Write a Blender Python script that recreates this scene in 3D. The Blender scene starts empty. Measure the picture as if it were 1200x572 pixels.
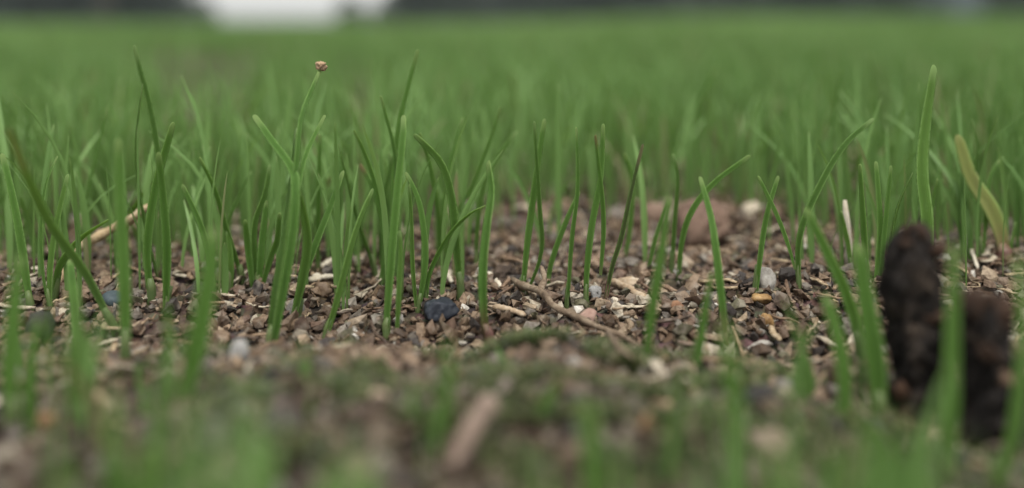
import bpy, math, random
import numpy as np
from mathutils import Vector, Matrix

random.seed(7)
R = math.radians
sc = bpy.context.scene
col = sc.collection

# ------------------------------------------------------------------ camera
F_PX, CX, CY, Y_HOR = 1000.0, 600.0, 286.0, 25.0       # measured on the 1200 x 572 photograph
CAM_H = 0.042
cam_d = bpy.data.cameras.new('camera')
cam = bpy.data.objects.new('camera', cam_d)
col.objects.link(cam)
cam.location = (0, 0, CAM_H)
cam.rotation_euler = (math.pi / 2, 0, 0)            # held level; the frame is the lower part of the picture
cam_d.shift_y = -(CY - Y_HOR) / 1200
cam_d.sensor_width = 36
cam_d.lens = 36 * F_PX / 1200
cam_d.clip_start = 0.002
cam_d.clip_end = 2000
cam_d.dof.use_dof = True
cam_d.dof.focus_distance = 0.130
cam_d.dof.aperture_fstop = 5.9
sc.camera = cam

# ------------------------------------------------------------------ sky, sun, exposure
SUN_EL, SUN_AZ = R(70), R(165)           # a veiled sun, nearly overhead
world = bpy.data.worlds.new('World')
sc.world = world
world.use_nodes = True
wn = world.node_tree
wn.nodes.clear()
sky = wn.nodes.new('ShaderNodeTexSky')
sky.sky_type = 'NISHITA'
sky.sun_disc = False
sky.sun_elevation = SUN_EL
sky.sun_rotation = SUN_AZ
sky.dust_density = 1.5
sky.ozone_density = 1.0
hsv = wn.nodes.new('ShaderNodeHueSaturation')      # an overcast sky is nearly colourless
hsv.inputs['Saturation'].default_value = 0.24
bg = wn.nodes.new('ShaderNodeBackground')
bg.inputs['Strength'].default_value = 0.10
wo = wn.nodes.new('ShaderNodeOutputWorld')
wn.links.new(sky.outputs[0], hsv.inputs['Color'])
wn.links.new(hsv.outputs[0], bg.inputs['Color'])
wn.links.new(bg.outputs[0], wo.inputs['Surface'])
sun_d = bpy.data.lights.new('sun', 'SUN')
sun_d.energy = 1.5
sun_d.angle = R(28)
sun_d.color = (1.0, 0.96, 0.9)
sun = bpy.data.objects.new('sun', sun_d)
col.objects.link(sun)
sv = Vector((math.sin(SUN_AZ) * math.cos(SUN_EL), math.cos(SUN_AZ) * math.cos(SUN_EL), math.sin(SUN_EL)))
sun.rotation_euler = sv.to_track_quat('Z', 'Y').to_euler()
sc.view_settings.view_transform = 'Standard'
sc.view_settings.look = 'None'
sc.view_settings.gamma = 1
sc.view_settings.use_curve_mapping = False
sc.view_settings.exposure = 1.25
sc.render.engine = 'CYCLES'
sc.cycles.use_denoising = True
sc.cycles.max_bounces = 8
sc.cycles.transmission_bounces = 4

# ------------------------------------------------------------------ numbers: noise, ground, pixels
def hash2(ix, iy, s):
    n = (ix.astype(np.int64) * 374761393 + iy.astype(np.int64) * 668265263 + s * 1442695041) & 0x7fffffff
    n = ((n ^ (n >> 13)) * 1274126177) & 0x7fffffff
    return ((n ^ (n >> 16)) & 0xffff) / 65535.0

def vnoise(x, y, s=0):
    x = np.asarray(x, float); y = np.asarray(y, float)
    ix, iy = np.floor(x), np.floor(y)
    fx, fy = x - ix, y - iy
    fx = fx * fx * (3 - 2 * fx); fy = fy * fy * (3 - 2 * fy)
    a, b = hash2(ix, iy, s), hash2(ix + 1, iy, s)
    c, d = hash2(ix, iy + 1, s), hash2(ix + 1, iy + 1, s)
    return (a + (b - a) * fx) * (1 - fy) + (c + (d - c) * fx) * fy

def ray(px, py):
    return Vector(((px - CX) / F_PX, 1.0, (Y_HOR - py) / F_PX))

def flat(px, py, z=0.0):
    r = ray(px, py); k = (z - CAM_H) / r.z
    return Vector((r.x * k, r.y * k, z))

MOUNDS = []                                           # (x, y, height, radius)
for px, py, h, rad in ((390, 455, .0018, .011), (300, 520, .0016, .010), (640, 432, .0022, .010), (705, 446, .0022, .010),
                       (560, 470, .002, .012), (930, 470, .0022, .012), (820, 500, .002, .012), (250, 440, .0015, .008),
                       (830, 262, .0015, .012), (170, 405, .0015, .007), (1110, 505, -.0045, .026), (480, 540, .0025, .010), (380, 560, .002, .012), (640, 520, .002, .012), (720, 545, .002, .012), (960, 540, .002, .010)):
    p = flat(px, py, 0); MOUNDS.append((p.x, p.y, h, rad))

def ground(x, y):
    x = np.asarray(x, float); y = np.asarray(y, float)
    d = np.hypot(x, y)
    h = (vnoise(x / .03, y / .03, 1) - .5) * .0030
    h = h + (vnoise(x / .009, y / .009, 2) - .5) * .0018 + (vnoise(x / .0035, y / .0035, 3) - .5) * .0010
    h = h * np.clip(1.4 - d / 1.0, .25, 1)
    h = h + (vnoise(x / .5, y / .5, 4) - .5) * .012 * np.clip((d - .4) / 1.5, 0, 1)
    h = h - .0026 * np.exp(-((y - .1165) / .0075) ** 2)                           # a shallow hollow just in front of the sharp blades
    rise = np.clip((x / np.maximum(y, .1) + .1) / .35, 0, 1)                     # the far lawn climbs gently on the right
    h = h + .013 * np.clip(d - 1.5, 0, 6) * rise * rise * (3 - 2 * rise) * (y > 0)
    for mx, my, mh, mr in MOUNDS:
        h = h + mh * np.exp(-((x - mx) ** 2 + (y - my) ** 2) / (2 * (mr * .6) ** 2))
    return h

def hit(px, py):                                      # the ground under a place in the picture
    p = flat(px, py)
    for _ in range(12):
        z = float(ground(p.x, p.y))
        q = flat(px, py, max(-.015, min(.008, z)))
        p = p * .5 + q * .5
    p.z = float(ground(p.x, p.y))
    return p

def at_y(px, py, Y):                                  # a point at ground distance Y
    r = ray(px, py); k = Y / r.y
    return Vector((r.x * k, Y, CAM_H + r.z * k))

def px_size(p):                                       # metres per photo pixel at p
    return p.y / F_PX

# ------------------------------------------------------------------ materials
def new_mat(name):
    m = bpy.data.materials.new(name); m.use_nodes = True
    nt = m.node_tree; nt.nodes.clear()
    out = nt.nodes.new('ShaderNodeOutputMaterial')
    return m, nt, out

def nd(nt, t, **kw):
    n = nt.nodes.new(t)
    for k, v in kw.items():
        if hasattr(n, k): setattr(n, k, v)
        else: n.inputs[k.replace('_', ' ')].default_value = v
    return n

def mixc(nt, fac, a, b, bt='MIX'):
    n = nt.nodes.new('ShaderNodeMix'); n.data_type = 'RGBA'; n.blend_type = bt
    for sock, v in ((n.inputs[0], fac), (n.inputs[6], a), (n.inputs[7], b)):
        if isinstance(v, (int, float)): sock.default_value = v
        elif isinstance(v, tuple): sock.default_value = (*v[:3], 1)
        else: nt.links.new(v, sock)
    return n.outputs[2]

def mth(nt, op, a, b=None, clamp=False):
    n = nt.nodes.new('ShaderNodeMath'); n.operation = op; n.use_clamp = clamp
    for sock, v in zip(n.inputs, (a, b)):
        if v is None: continue
        if isinstance(v, (int, float)): sock.default_value = v
        else: nt.links.new(v, sock)
    return n.outputs[0]

def ramp(nt, fac, stops):
    n = nt.nodes.new('ShaderNodeValToRGB'); e = n.color_ramp.elements
    while len(e) < len(stops): e.new(0.5)
    for el, (p, c) in zip(e, stops): el.position = p; el.color = (*c, 1)
    nt.links.new(fac, n.inputs[0]); return n.outputs[0]

def step(nt, v, lo, hi):
    n = nt.nodes.new('ShaderNodeMapRange'); n.interpolation_type = 'SMOOTHSTEP'
    n.inputs[1].default_value = lo; n.inputs[2].default_value = hi
    nt.links.new(v, n.inputs[0]); return n.outputs[0]

def leafy(nt, out, colour, rough=.5, trans=.35, tint=(1.15, 1.2, .6), bump=None, spec=.3, walls=False):
    p = nd(nt, 'ShaderNodeBsdfPrincipled', Roughness=rough)
    p.inputs['Specular IOR Level'].default_value = spec
    t = nt.nodes.new('ShaderNodeBsdfTranslucent')
    nt.links.new(colour, p.inputs['Base Color'])
    # light crosses both faces of a solid leaf, so each face lets more of it through than a single sheet
    nt.links.new(mixc(nt, .55, colour, (.68, .90, .30)) if walls else mixc(nt, 1.0, colour, tint, 'MULTIPLY'), t.inputs['Color'])
    if bump is not None:
        nt.links.new(bump, p.inputs['Normal'])
    mx = nt.nodes.new('ShaderNodeMixShader'); mx.inputs[0].default_value = trans
    nt.links.new(p.outputs[0], mx.inputs[1]); nt.links.new(t.outputs[0], mx.inputs[2])
    nt.links.new(mx.outputs[0], out.inputs['Surface'])

def blade_mat(name, dark, light, tip, base, tip_at=.95, base_to=.10):
    m, nt, out = new_mat(name)
    uv = nt.nodes.new('ShaderNodeUVMap'); uv.uv_map = 'UVMap'
    sep = nt.nodes.new('ShaderNodeSeparateXYZ'); nt.links.new(uv.outputs[0], sep.inputs[0])
    u, v = sep.outputs[0], sep.outputs[1]
    oi = nt.nodes.new('ShaderNodeObjectInfo')
    tc = nt.nodes.new('ShaderNodeTexCoord')
    n1 = nd(nt, 'ShaderNodeTexNoise', Scale=160.0, Detail=3.0); nt.links.new(tc.outputs['Object'], n1.inputs['Vector'])
    body = mixc(nt, mth(nt, 'ADD', mth(nt, 'MULTIPLY', n1.outputs[0], .6), mth(nt, 'MULTIPLY', oi.outputs['Random'], .45), True), dark, light)
    # veins along the blade
    w = mth(nt, 'SINE', mth(nt, 'MULTIPLY', u, 2 * math.pi * 9))
    veins = step(nt, w, -.2, 1.0)
    body = mixc(nt, mth(nt, 'MULTIPLY', veins, .28), body, tuple(c * .55 for c in dark))
    # pale, finely toothed margins
    e = mth(nt, 'ABSOLUTE', mth(nt, 'SUBTRACT', u, .5))
    n2 = nd(nt, 'ShaderNodeTexNoise', Scale=2600.0, Detail=1.0); nt.links.new(tc.outputs['Object'], n2.inputs['Vector'])
    em = mth(nt, 'MULTIPLY', step(nt, e, .30, .43), step(nt, n2.outputs[0], .30, .52))
    body = mixc(nt, mth(nt, 'MULTIPLY', em, .7), body, (.27, .43, .14))
    body = mixc(nt, mth(nt, 'MULTIPLY', mth(nt, 'SUBTRACT', 1.0, step(nt, e, .02, .30)), .38), body, tuple(c * .55 for c in dark))   # darker keel
    # fine speckle
    n3 = nd(nt, 'ShaderNodeTexNoise', Scale=1500.0, Detail=2.0); nt.links.new(tc.outputs['Object'], n3.inputs['Vector'])
    body = mixc(nt, mth(nt, 'MULTIPLY', step(nt, n3.outputs[0], .55, .75), .18), body, (.24, .40, .13))
    body = mixc(nt, step(nt, v, tip_at - .05, min(1.0, tip_at + .04)), body, tip)
    body = mixc(nt, mth(nt, 'SUBTRACT', 1.0, step(nt, v, base_to * .3, base_to)), body, base)
    bp = nd(nt, 'ShaderNodeBump', Strength=.5, Distance=.00008)
    nt.links.new(w, bp.inputs['Height'])
    leafy(nt, out, body, .55, .45, bump=bp.outputs[0], spec=.2, walls=True)
    return m

G_D, G_L = (.084, .182, .034), (.172, .325, .076)
M = {}
M['green'] = blade_mat('grass_blade_green', G_D, G_L, (.26, .36, .13), (.14, .20, .07))
M['deep'] = blade_mat('grass_blade_deep_green', (.060, .130, .026), (.115, .215, .046), (.22, .32, .12), (.15, .17, .08))
M['light'] = blade_mat('grass_blade_light_green', (.105, .205, .040), (.185, .320, .075), (.28, .40, .15), (.30, .36, .17))
M['purple'] = blade_mat('grass_blade_purplish', (.065, .082, .036), (.125, .150, .062), (.17, .135, .080), (.12, .10, .06), .88)
M['brown_tip'] = blade_mat('grass_blade_brown_tip', G_D, G_L, (.24, .17, .09), (.20, .24, .10), .93)
M['brown_half'] = blade_mat('grass_blade_browned', (.08, .15, .04), (.14, .24, .065), (.20, .19, .10), (.2, .24, .1), .78)
M['red_base'] = blade_mat('grass_blade_red_base', G_D, G_L, (.26, .36, .13), (.16, .085, .06), .95, .30)
M['wilted'] = blade_mat('grass_blade_wilted', (.30, .31, .10), (.42, .43, .16), (.30, .30, .12), (.30, .22, .12), .97, .35)

def sheath_mat(name, c1, c2):
    m, nt, out = new_mat(name)
    tc = nt.nodes.new('ShaderNodeTexCoord')
    n = nd(nt, 'ShaderNodeTexNoise', Scale=700.0, Detail=3.0); nt.links.new(tc.outputs['Object'], n.inputs['Vector'])
    leafy(nt, out, mixc(nt, step(nt, n.outputs[0], .35, .65), c1, c2), .5, .2, (1, 1, .8))
    return m
M['sheath'] = sheath_mat('sheath_pale', (.13, .17, .06), (.09, .14, .045))
M['sheath_red'] = sheath_mat('sheath_reddish', (.15, .075, .06), (.20, .16, .09))

def rough_mat(name, stops, scale, bump=.6, rough=.85, dist=.0003, rnd=True, detail=6.0):
    m, nt, out = new_mat(name)
    tc = nt.nodes.new('ShaderNodeTexCoord'); oi = nt.nodes.new('ShaderNodeObjectInfo')
    mp = nt.nodes.new('ShaderNodeMapping'); nt.links.new(tc.outputs['Object'], mp.inputs['Vector'])
    if rnd:
        cb = nt.nodes.new('ShaderNodeCombineXYZ')
        nt.links.new(mth(nt, 'MULTIPLY', oi.outputs['Random'], .37), cb.inputs[0]); nt.links.new(cb.outputs[0], mp.inputs['Location'])
    n = nd(nt, 'ShaderNodeTexNoise', Scale=scale, Detail=detail, Roughness=.62); nt.links.new(mp.outputs[0], n.inputs['Vector'])
    n2 = nd(nt, 'ShaderNodeTexNoise', Scale=scale * 4.3, Detail=3.0); nt.links.new(mp.outputs[0], n2.inputs['Vector'])
    f = mth(nt, 'ADD', mth(nt, 'MULTIPLY', n.outputs[0], .7), mth(nt, 'MULTIPLY', n2.outputs[0], .3))
    p = nd(nt, 'ShaderNodeBsdfPrincipled', Roughness=rough); p.inputs['Specular IOR Level'].default_value = .25
    nt.links.new(ramp(nt, f, stops), p.inputs['Base Color'])
    b = nd(nt, 'ShaderNodeBump', Strength=bump, Distance=dist); nt.links.new(f, b.inputs['Height'])
    nt.links.new(b.outputs[0], p.inputs['Normal']); nt.links.new(p.outputs[0], out.inputs['Surface'])
    return m

M['dark_pebble'] = rough_mat('dark_slate_pebble', [(.35, (.012, .014, .018)), (.55, (.026, .030, .038)), (.70, (.075, .08, .088))], 420, .6, .55)
M['grey_pebble'] = rough_mat('blue_grey_pebble', [(.35, (.03, .042, .046)), (.65, (.075, .10, .105))], 260, .4, .6)
M['brick'] = rough_mat('reddish_clay', [(.32, (.065, .042, .031)), (.52, (.15, .096, .068)), (.68, (.22, .16, .115))], 180, .8)
M['pale'] = rough_mat('pale_stone', [(.35, (.13, .115, .095)), (.52, (.22, .20, .17)), (.68, (.36, .34, .30))], 420, .8)
M['pink'] = rough_mat('pinkish_stone', [(.35, (.22, .13, .10)), (.65, (.40, .27, .21))], 400, .5)
M['pitted'] = rough_mat('pitted_grey_stone', [(.36, (.05, .045, .04)), (.44, (.25, .24, .22)), (.65, (.38, .37, .35))], 900, .9)
M['pit'] = rough_mat('dark_pit', [(.35, (.02, .012, .01)), (.65, (.05, .03, .02))], 400)
M['orange'] = rough_mat('orange_fragment', [(.35, (.36, .16, .035)), (.65, (.55, .30, .08))], 400, .4, .6)
M['rust'] = rough_mat('rust_fragment', [(.35, (.15, .075, .042)), (.65, (.29, .16, .09))], 400, .5)
M['golden'] = rough_mat('golden_brown_grain', [(.35, (.16, .085, .03)), (.65, (.40, .26, .11))], 500, .6, .5)
M['straw'] = rough_mat('dry_straw', [(.32, (.22, .14, .075)), (.5, (.42, .31, .18)), (.68, (.60, .50, .34))], 420, .8)
M['chip'] = rough_mat('tan_wood_chip', [(.32, (.16, .10, .06)), (.5, (.34, .25, .16)), (.68, (.52, .44, .33))], 420, .7)
M['cream'] = rough_mat('cream_chip', [(.32, (.36, .30, .21)), (.68, (.66, .60, .48))], 420, .5)
M['bark'] = rough_mat('brown_bark_chip', [(.32, (.045, .030, .022)), (.5, (.12, .078, .05)), (.68, (.24, .17, .11))], 380, .9)
M['twig'] = rough_mat('grey_brown_twig', [(.32, (.065, .045, .03)), (.5, (.16, .115, .075)), (.68, (.29, .23, .16))], 420, .9)
M['dark_twig'] = rough_mat('dark_twig', [(.32, (.025, .018, .014)), (.68, (.085, .06, .042))], 420, .9)
M['char'] = rough_mat('dark_peat', [(.32, (.007, .006, .005)), (.52, (.016, .0125, .010)), (.72, (.07, .05, .034))], 300, 1.0, .9, .0008)
M['char_rim'] = rough_mat('rusty_brown_peat', [(.32, (.014, .009, .006)), (.55, (.045, .025, .015)), (.70, (.12, .065, .038))], 260, 1.0, .9, .0006)
M['black'] = rough_mat('black_soil_clod', [(.32, (.016, .015, .015)), (.55, (.035, .032, .03)), (.7, (.08, .07, .06))], 260, .9, .9)
M['pink_wood'] = rough_mat('pinkish_dead_wood', [(.32, (.10, .070, .052)), (.5, (.20, .145, .11)), (.68, (.28, .22, .17))], 300, .8)
M['husk'] = rough_mat('seed_husk', [(.32, (.22, .13, .07)), (.68, (.48, .34, .21))], 700, .8)

def soil_mat():
    m, nt, out = new_mat('bare_soil')
    tc = nt.nodes.new('ShaderNodeTexCoord')
    n1 = nd(nt, 'ShaderNodeTexNoise', Scale=260.0, Detail=6.0, Roughness=.65); nt.links.new(tc.outputs['Object'], n1.inputs['Vector'])
    vo = nd(nt, 'ShaderNodeTexVoronoi', Scale=620.0); nt.links.new(tc.outputs['Object'], vo.inputs['Vector'])
    c = ramp(nt, n1.outputs[0], [(.3, (.026, .019, .014)), (.5, (.075, .056, .041)), (.7, (.16, .125, .095))])
    c = mixc(nt, .35, c, mixc(nt, 1.0, c, vo.outputs['Color'], 'MULTIPLY'))
    # from a few metres on the turf closes over the soil
    ln = nt.nodes.new('ShaderNodeVectorMath'); ln.operation = 'LENGTH'; nt.links.new(tc.outputs['Object'], ln.inputs[0])
    n2 = nd(nt, 'ShaderNodeTexNoise', Scale=1.3, Detail=5.0); nt.links.new(tc.outputs['Object'], n2.inputs['Vector'])
    g = ramp(nt, n2.outputs[0], [(.3, (.050, .115, .030)), (.6, (.090, .185, .048)), (.8, (.12, .20, .06))])
    c = mixc(nt, step(nt, ln.outputs['Value'], 1.5, 7.0), c, g)
    p = nd(nt, 'ShaderNodeBsdfPrincipled', Roughness=.95); p.inputs['Specular IOR Level'].default_value = .1
    nt.links.new(c, p.inputs['Base Color'])
    b = nd(nt, 'ShaderNodeBump', Strength=.8, Distance=.0006); nt.links.new(n1.outputs[0], b.inputs['Height'])
    nt.links.new(b.outputs[0], p.inputs['Normal']); nt.links.new(p.outputs[0], out.inputs['Surface'])
    return m
M['soil'] = soil_mat()

PAL = [((.150, .100, .064), 28), ((.088, .058, .036), 17), ((.230, .162, .104), 23), ((.315, .240, .158), 12), ((.46, .40, .30), 6),
       ((.165, .142, .115), 8), ((.235, .21, .17), 4), ((.165, .105, .072), 5), ((.55, .52, .45), 1.2), ((.125, .115, .066), 6), ((.045, .036, .030), 8)]
PAL = [(tuple(v * .93 for v in c), w) for c, w in PAL]
PAL_C = np.array([c for c, _ in PAL]); PAL_W = np.array([w for _, w in PAL], float); PAL_W /= PAL_W.sum()

def grain_mat(name, attr):
    m, nt, out = new_mat(name)
    tc = nt.nodes.new('ShaderNodeTexCoord')
    if attr:
        a = nt.nodes.new('ShaderNodeAttribute'); a.attribute_name = 'tone'; c = a.outputs['Color']
    else:
        oi = nt.nodes.new('ShaderNodeObjectInfo')
        n = nt.nodes.new('ShaderNodeValToRGB'); n.color_ramp.interpolation = 'CONSTANT'
        e = n.color_ramp.elements; acc = 0
        while len(e) < len(PAL): e.new(.5)
        for el, (cc, w) in zip(e, zip([p[0] for p in PAL], PAL_W)): el.position = acc; el.color = (*cc, 1); acc += w
        nt.links.new(oi.outputs['Random'], n.inputs[0]); c = n.outputs[0]
    n1 = nd(nt, 'ShaderNodeTexNoise', Scale=1400.0, Detail=5.0, Roughness=.65); nt.links.new(tc.outputs['Object'], n1.inputs['Vector'])
    n2 = nd(nt, 'ShaderNodeTexNoise', Scale=420.0, Detail=2.0); nt.links.new(tc.outputs['Object'], n2.inputs['Vector'])
    c = mixc(nt, step(nt, n1.outputs[0], .34, .62), mixc(nt, 1.0, c, (.5, .46, .42), 'MULTIPLY'), c)
    c = mixc(nt, mth(nt, 'MULTIPLY', step(nt, n2.outputs[0], .52, .72), .5), c, (.27, .23, .18))
    p = nd(nt, 'ShaderNodeBsdfPrincipled', Roughness=.55); p.inputs['Specular IOR Level'].default_value = .3
    nt.links.new(c, p.inputs['Base Color'])
    b = nd(nt, 'ShaderNodeBump', Strength=.9, Distance=.00025); nt.links.new(n1.outputs[0], b.inputs['Height'])
    nt.links.new(b.outputs[0], p.inputs['Normal']); nt.links.new(p.outputs[0], out.inputs['Surface'])
    return m
M['grain'] = grain_mat('soil_grain', True)
M['crumb'] = grain_mat('soil_crumb', False)

def mass_mat(name, dark, light, tip, base, trans=.33):
    m, nt, out = new_mat(name)
    a = nt.nodes.new('ShaderNodeAttribute'); a.attribute_name = 'tone'
    sep = nt.nodes.new('ShaderNodeSeparateColor'); nt.links.new(a.outputs['Color'], sep.inputs[0])
    c = mixc(nt, sep.outputs[0], dark, light)                         # red: this blade's own green
    c = mixc(nt, sep.outputs[2], c, (.23, .20, .11))                  # blue: dry blades
    c = mixc(nt, step(nt, sep.outputs[1], .93, 1.0), c, tip)          # green: place along the blade
    c = mixc(nt, mth(nt, 'SUBTRACT', 1.0, step(nt, sep.outputs[1], .02, .14)), c, base)
    leafy(nt, out, c, .5, trans)
    return m
M['mass'] = mass_mat('grass_mass', (.110, .206, .054), (.225, .362, .118), (.24, .34, .13), (.18, .22, .09))
M['moss'] = mass_mat('moss_leaflets', (.032, .050, .014), (.100, .130, .040), (.16, .19, .07), (.05, .055, .02), .25)

# ------------------------------------------------------------------ mesh helpers
def np_mesh(name, V, Fc, mat, smooth=False, tone=None, uv=None):
    V = np.asarray(V, np.float32); Fc = np.asarray(Fc, np.int32); k = Fc.shape[1]
    me = bpy.data.meshes.new(name)
    me.vertices.add(len(V)); me.vertices.foreach_set('co', V.ravel())
    me.loops.add(Fc.size); me.loops.foreach_set('vertex_index', Fc.ravel())
    me.polygons.add(len(Fc)); me.polygons.foreach_set('loop_start', np.arange(0, Fc.size, k, dtype=np.int32))
    me.polygons.foreach_set('loop_total', np.full(len(Fc), k, np.int32))
    me.polygons.foreach_set('use_smooth', np.full(len(Fc), smooth))
    if tone is not None:
        at = me.color_attributes.new('tone', 'FLOAT_COLOR', 'POINT')
        c4 = np.ones((len(V), 4), np.float32); c4[:, :3] = tone; at.data.foreach_set('color', c4.ravel())
    if uv is not None:
        l = me.uv_layers.new(name='UVMap'); l.data.foreach_set('uv', np.asarray(uv, np.float32)[Fc.ravel()].ravel())
    me.update(calc_edges=True); me.validate()
    me.materials.append(mat)
    return me

def link(name, me, parent=None, loc=(0, 0, 0), rot=None):
    o = bpy.data.objects.new(name, me); col.objects.link(o)
    o.location = loc
    if rot is not None: o.rotation_euler = rot
    if parent is not None: o.parent = parent
    return o

def tag(o, label=None, cat=None, group=None, kind=None):
    if label: o['label'] = label
    if cat: o['category'] = cat
    if group: o['group'] = group
    if kind: o['kind'] = kind
    return o

def ico(sub):
    import bmesh
    bm = bmesh.new(); bmesh.ops.create_icosphere(bm, subdivisions=sub, radius=1)
    V = np.array([v.co[:] for v in bm.verts]); Fc = np.array([[v.index for v in f.verts] for f in bm.faces]); bm.free()
    return V, Fc
ICO = {i: ico(i) for i in (1, 2, 3, 4)}

def lump(sub, seed, rough=.3, freq=1.6, cuts=5):
    """an irregular stone: a ball with knocked-off facets and uneven skin"""
    V, Fc = ICO[sub]; V = V.copy(); rs = np.random.RandomState(seed)
    for _ in range(cuts):                                # planes that chip the ball into facets
        n = rs.normal(size=3); n /= np.linalg.norm(n); k = rs.uniform(.55, .85)
        d = V @ n; over = d > k
        V[over] -= np.outer((d[over] - k) * .92, n)
    o = rs.uniform(0, 50, 3)
    a = vnoise(V[:, 0] * freq + o[0] + V[:, 2] * .7, V[:, 1] * freq + o[1] - V[:, 2] * .9, seed % 97) - .5
    b = vnoise(V[:, 0] * freq * 2.7 + o[2] - V[:, 2] * 2.1, V[:, 1] * freq * 2.7 + V[:, 2] * 1.7, seed % 89) - .5
    V *= (1 + rough * (a * 1.3 + b * .7))[:, None]
    return V, Fc

def tube(pts, rad, sides=7, wob=.15, seed=0, cap=True):
    """a crooked stick along pts with its own radius at each point"""
    rs = np.random.RandomState(seed); P = [Vector(p) for p in pts]; V = []; Fc = []
    for i, p in enumerate(P):
        t = (P[min(i + 1, len(P) - 1)] - P[max(i - 1, 0)]).normalized()
        a = t.cross(Vector((.13, .31, .94))).normalized(); b = t.cross(a)
        for k in range(sides):
            w = rad[i] * (1 + wob * rs.uniform(-1, 1)); an = 2 * math.pi * k / sides
            V.append((p + a * math.cos(an) * w + b * math.sin(an) * w)[:])
    for i in range(len(P) - 1):
        for k in range(sides):
            k2 = (k + 1) % sides
            A, B, C, D = i * sides + k, i * sides + k2, (i + 1) * sides + k2, (i + 1) * sides + k
            Fc += [(A, B, C), (A, C, D)]
    if cap:
        for base, p, fl in ((0, P[0], 1), ((len(P) - 1) * sides, P[-1], 0)):
            c = len(V); V.append(p[:])
            for k in range(sides):
                k2 = (k + 1) % sides
                Fc.append((c, base + k2, base + k) if fl else (c, base + k, base + k2))
    return np.array(V), np.array(Fc)

def smooth_line(pts, n):
    P = [Vector(p) for p in pts]; P = [P[0] * 2 - P[1]] + P + [P[-1] * 2 - P[-2]]
    seg = len(P) - 3; out = []
    for i in range(n):
        t = i / (n - 1) * seg; k = min(int(t), seg - 1); t -= k
        a, b, c, d = P[k:k + 4]
        out.append(.5 * ((2 * b) + (c - a) * t + (2 * a - 5 * b + 4 * c - d) * t * t + (3 * b - a - 3 * c + d) * t ** 3))
    return out

def blade_mesh(name, pts, width, mat, face=0.0, fold=.35, twist=0.0, rings=26, blunt=1.0):
    """a grass leaf with a keel, a rounded tip and real thickness; pts run from the base to the tip"""
    L = smooth_line(pts, rings * 2)
    # even spacing along the length
    cum = [0]
    for a, b in zip(L, L[1:]): cum.append(cum[-1] + (b - a).length)
    tipt = 1 - min(.12, .55 * width / cum[-1])
    ts = np.concatenate([np.linspace(0, tipt, rings - 7), 1 - (1 - tipt) * (1 - np.array([.22, .42, .6, .76, .88, .96, 1.0]))])
    Q = []
    for t in ts:
        s = t * cum[-1]; k = max(0, min(len(cum) - 2, int(np.searchsorted(cum, s)) - 1))
        f = (s - cum[k]) / max(1e-9, cum[k + 1] - cum[k]); Q.append(L[k].lerp(L[k + 1], f))
    outer = 7; us = np.linspace(-1, 1, outer)
    V, U, Fc = [], [], []
    for i, (q, t) in enumerate(zip(Q, ts)):
        T = (Q[min(i + 1, rings - 1)] - Q[max(i - 1, 0)]).normalized()
        an = face + twist * t
        S = Vector((math.cos(an), math.sin(an), 0)); S = (S - T * S.dot(T)).normalized(); N = S.cross(T)
        w = (.62 + .38 * min(1, t / .35)) * (1 - .42 * max(0, (t - .35) / .65) ** 1.8)
        if t > tipt: w *= math.sqrt(max(.03, 1 - ((t - tipt) / (1 - tipt)) ** 2 * .97))
        hw = width * .5 * w; th = hw * .16 + .00003
        fo = fold * (1.6 - .9 * t)                       # more folded towards the sheath
        for u in us:
            z = fo * abs(u) ** 1.3 * hw
            V.append((q + S * (u * hw * math.cos(fo * .6)) + N * z)[:]); U.append((.5 + u * .5, t))
        for u in us[1:-1][::-1]:
            z = fo * abs(u) ** 1.3 * hw + th * (1 - abs(u) * .6) * 2
            V.append((q + S * (u * hw * math.cos(fo * .6)) + N * z)[:]); U.append((.5 + u * .5, t))
    n = outer + outer - 2
    for i in range(rings - 1):
        for k in range(n):
            k2 = (k + 1) % n
            Fc.append((i * n + k, i * n + k2, (i + 1) * n + k2, (i + 1) * n + k))
    c = len(V); V.append(Q[-1][:]); U.append((.5, 1.0)); b = (rings - 1) * n
    tri = [(b + k, b + (k + 1) % n, c, c) for k in range(n)]
    allf = [f for f in Fc]; tris = []
    for f in allf: tris += [(f[0], f[1], f[2]), (f[0], f[2], f[3])]
    tris += [t[:3] for t in tri]
    return np_mesh(name, V, tris, mat, True, uv=U)

# ------------------------------------------------------------------ the ground
def axis(lo, hi, stp, far, ratio=1.22):
    a = list(np.arange(lo, hi + stp * .5, stp)); s = stp
    x = a[-1]
    while x < far: s *= ratio; x += s; a.append(x)
    s = stp; x = a[0]; pre = []
    while x > -far: s *= ratio; x -= s; pre.append(x)
    return np.array(pre[::-1] + a)
gx = axis(-.20, .20, .0017, 400); gy = axis(.02, .30, .0017, 400)
GX, GY = np.meshgrid(gx, gy); GZ = ground(GX, GY) - .0004
ny, nx = GX.shape
idx = np.arange(ny * nx).reshape(ny, nx)
Fq = np.stack([idx[:-1, :-1], idx[:-1, 1:], idx[1:, 1:], idx[1:, :-1]], -1).reshape(-1, 4)
soil = link('soil', np_mesh('soil', np.stack([GX, GY, GZ], -1).reshape(-1, 3), Fq, M['soil'], True))
tag(soil, 'bare brown crumbly soil under the young grass', 'soil', kind='structure')

# grit: every grain is a small stone of its own shape
rs = np.random.RandomState(11)
def scatter(n, d0, d1, pad=.02, spread=.66):
    d = np.sqrt(rs.uniform(d0 ** 2, d1 ** 2, n)); x = rs.uniform(-1, 1, n) * (spread * d + pad)
    return x, d

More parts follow.
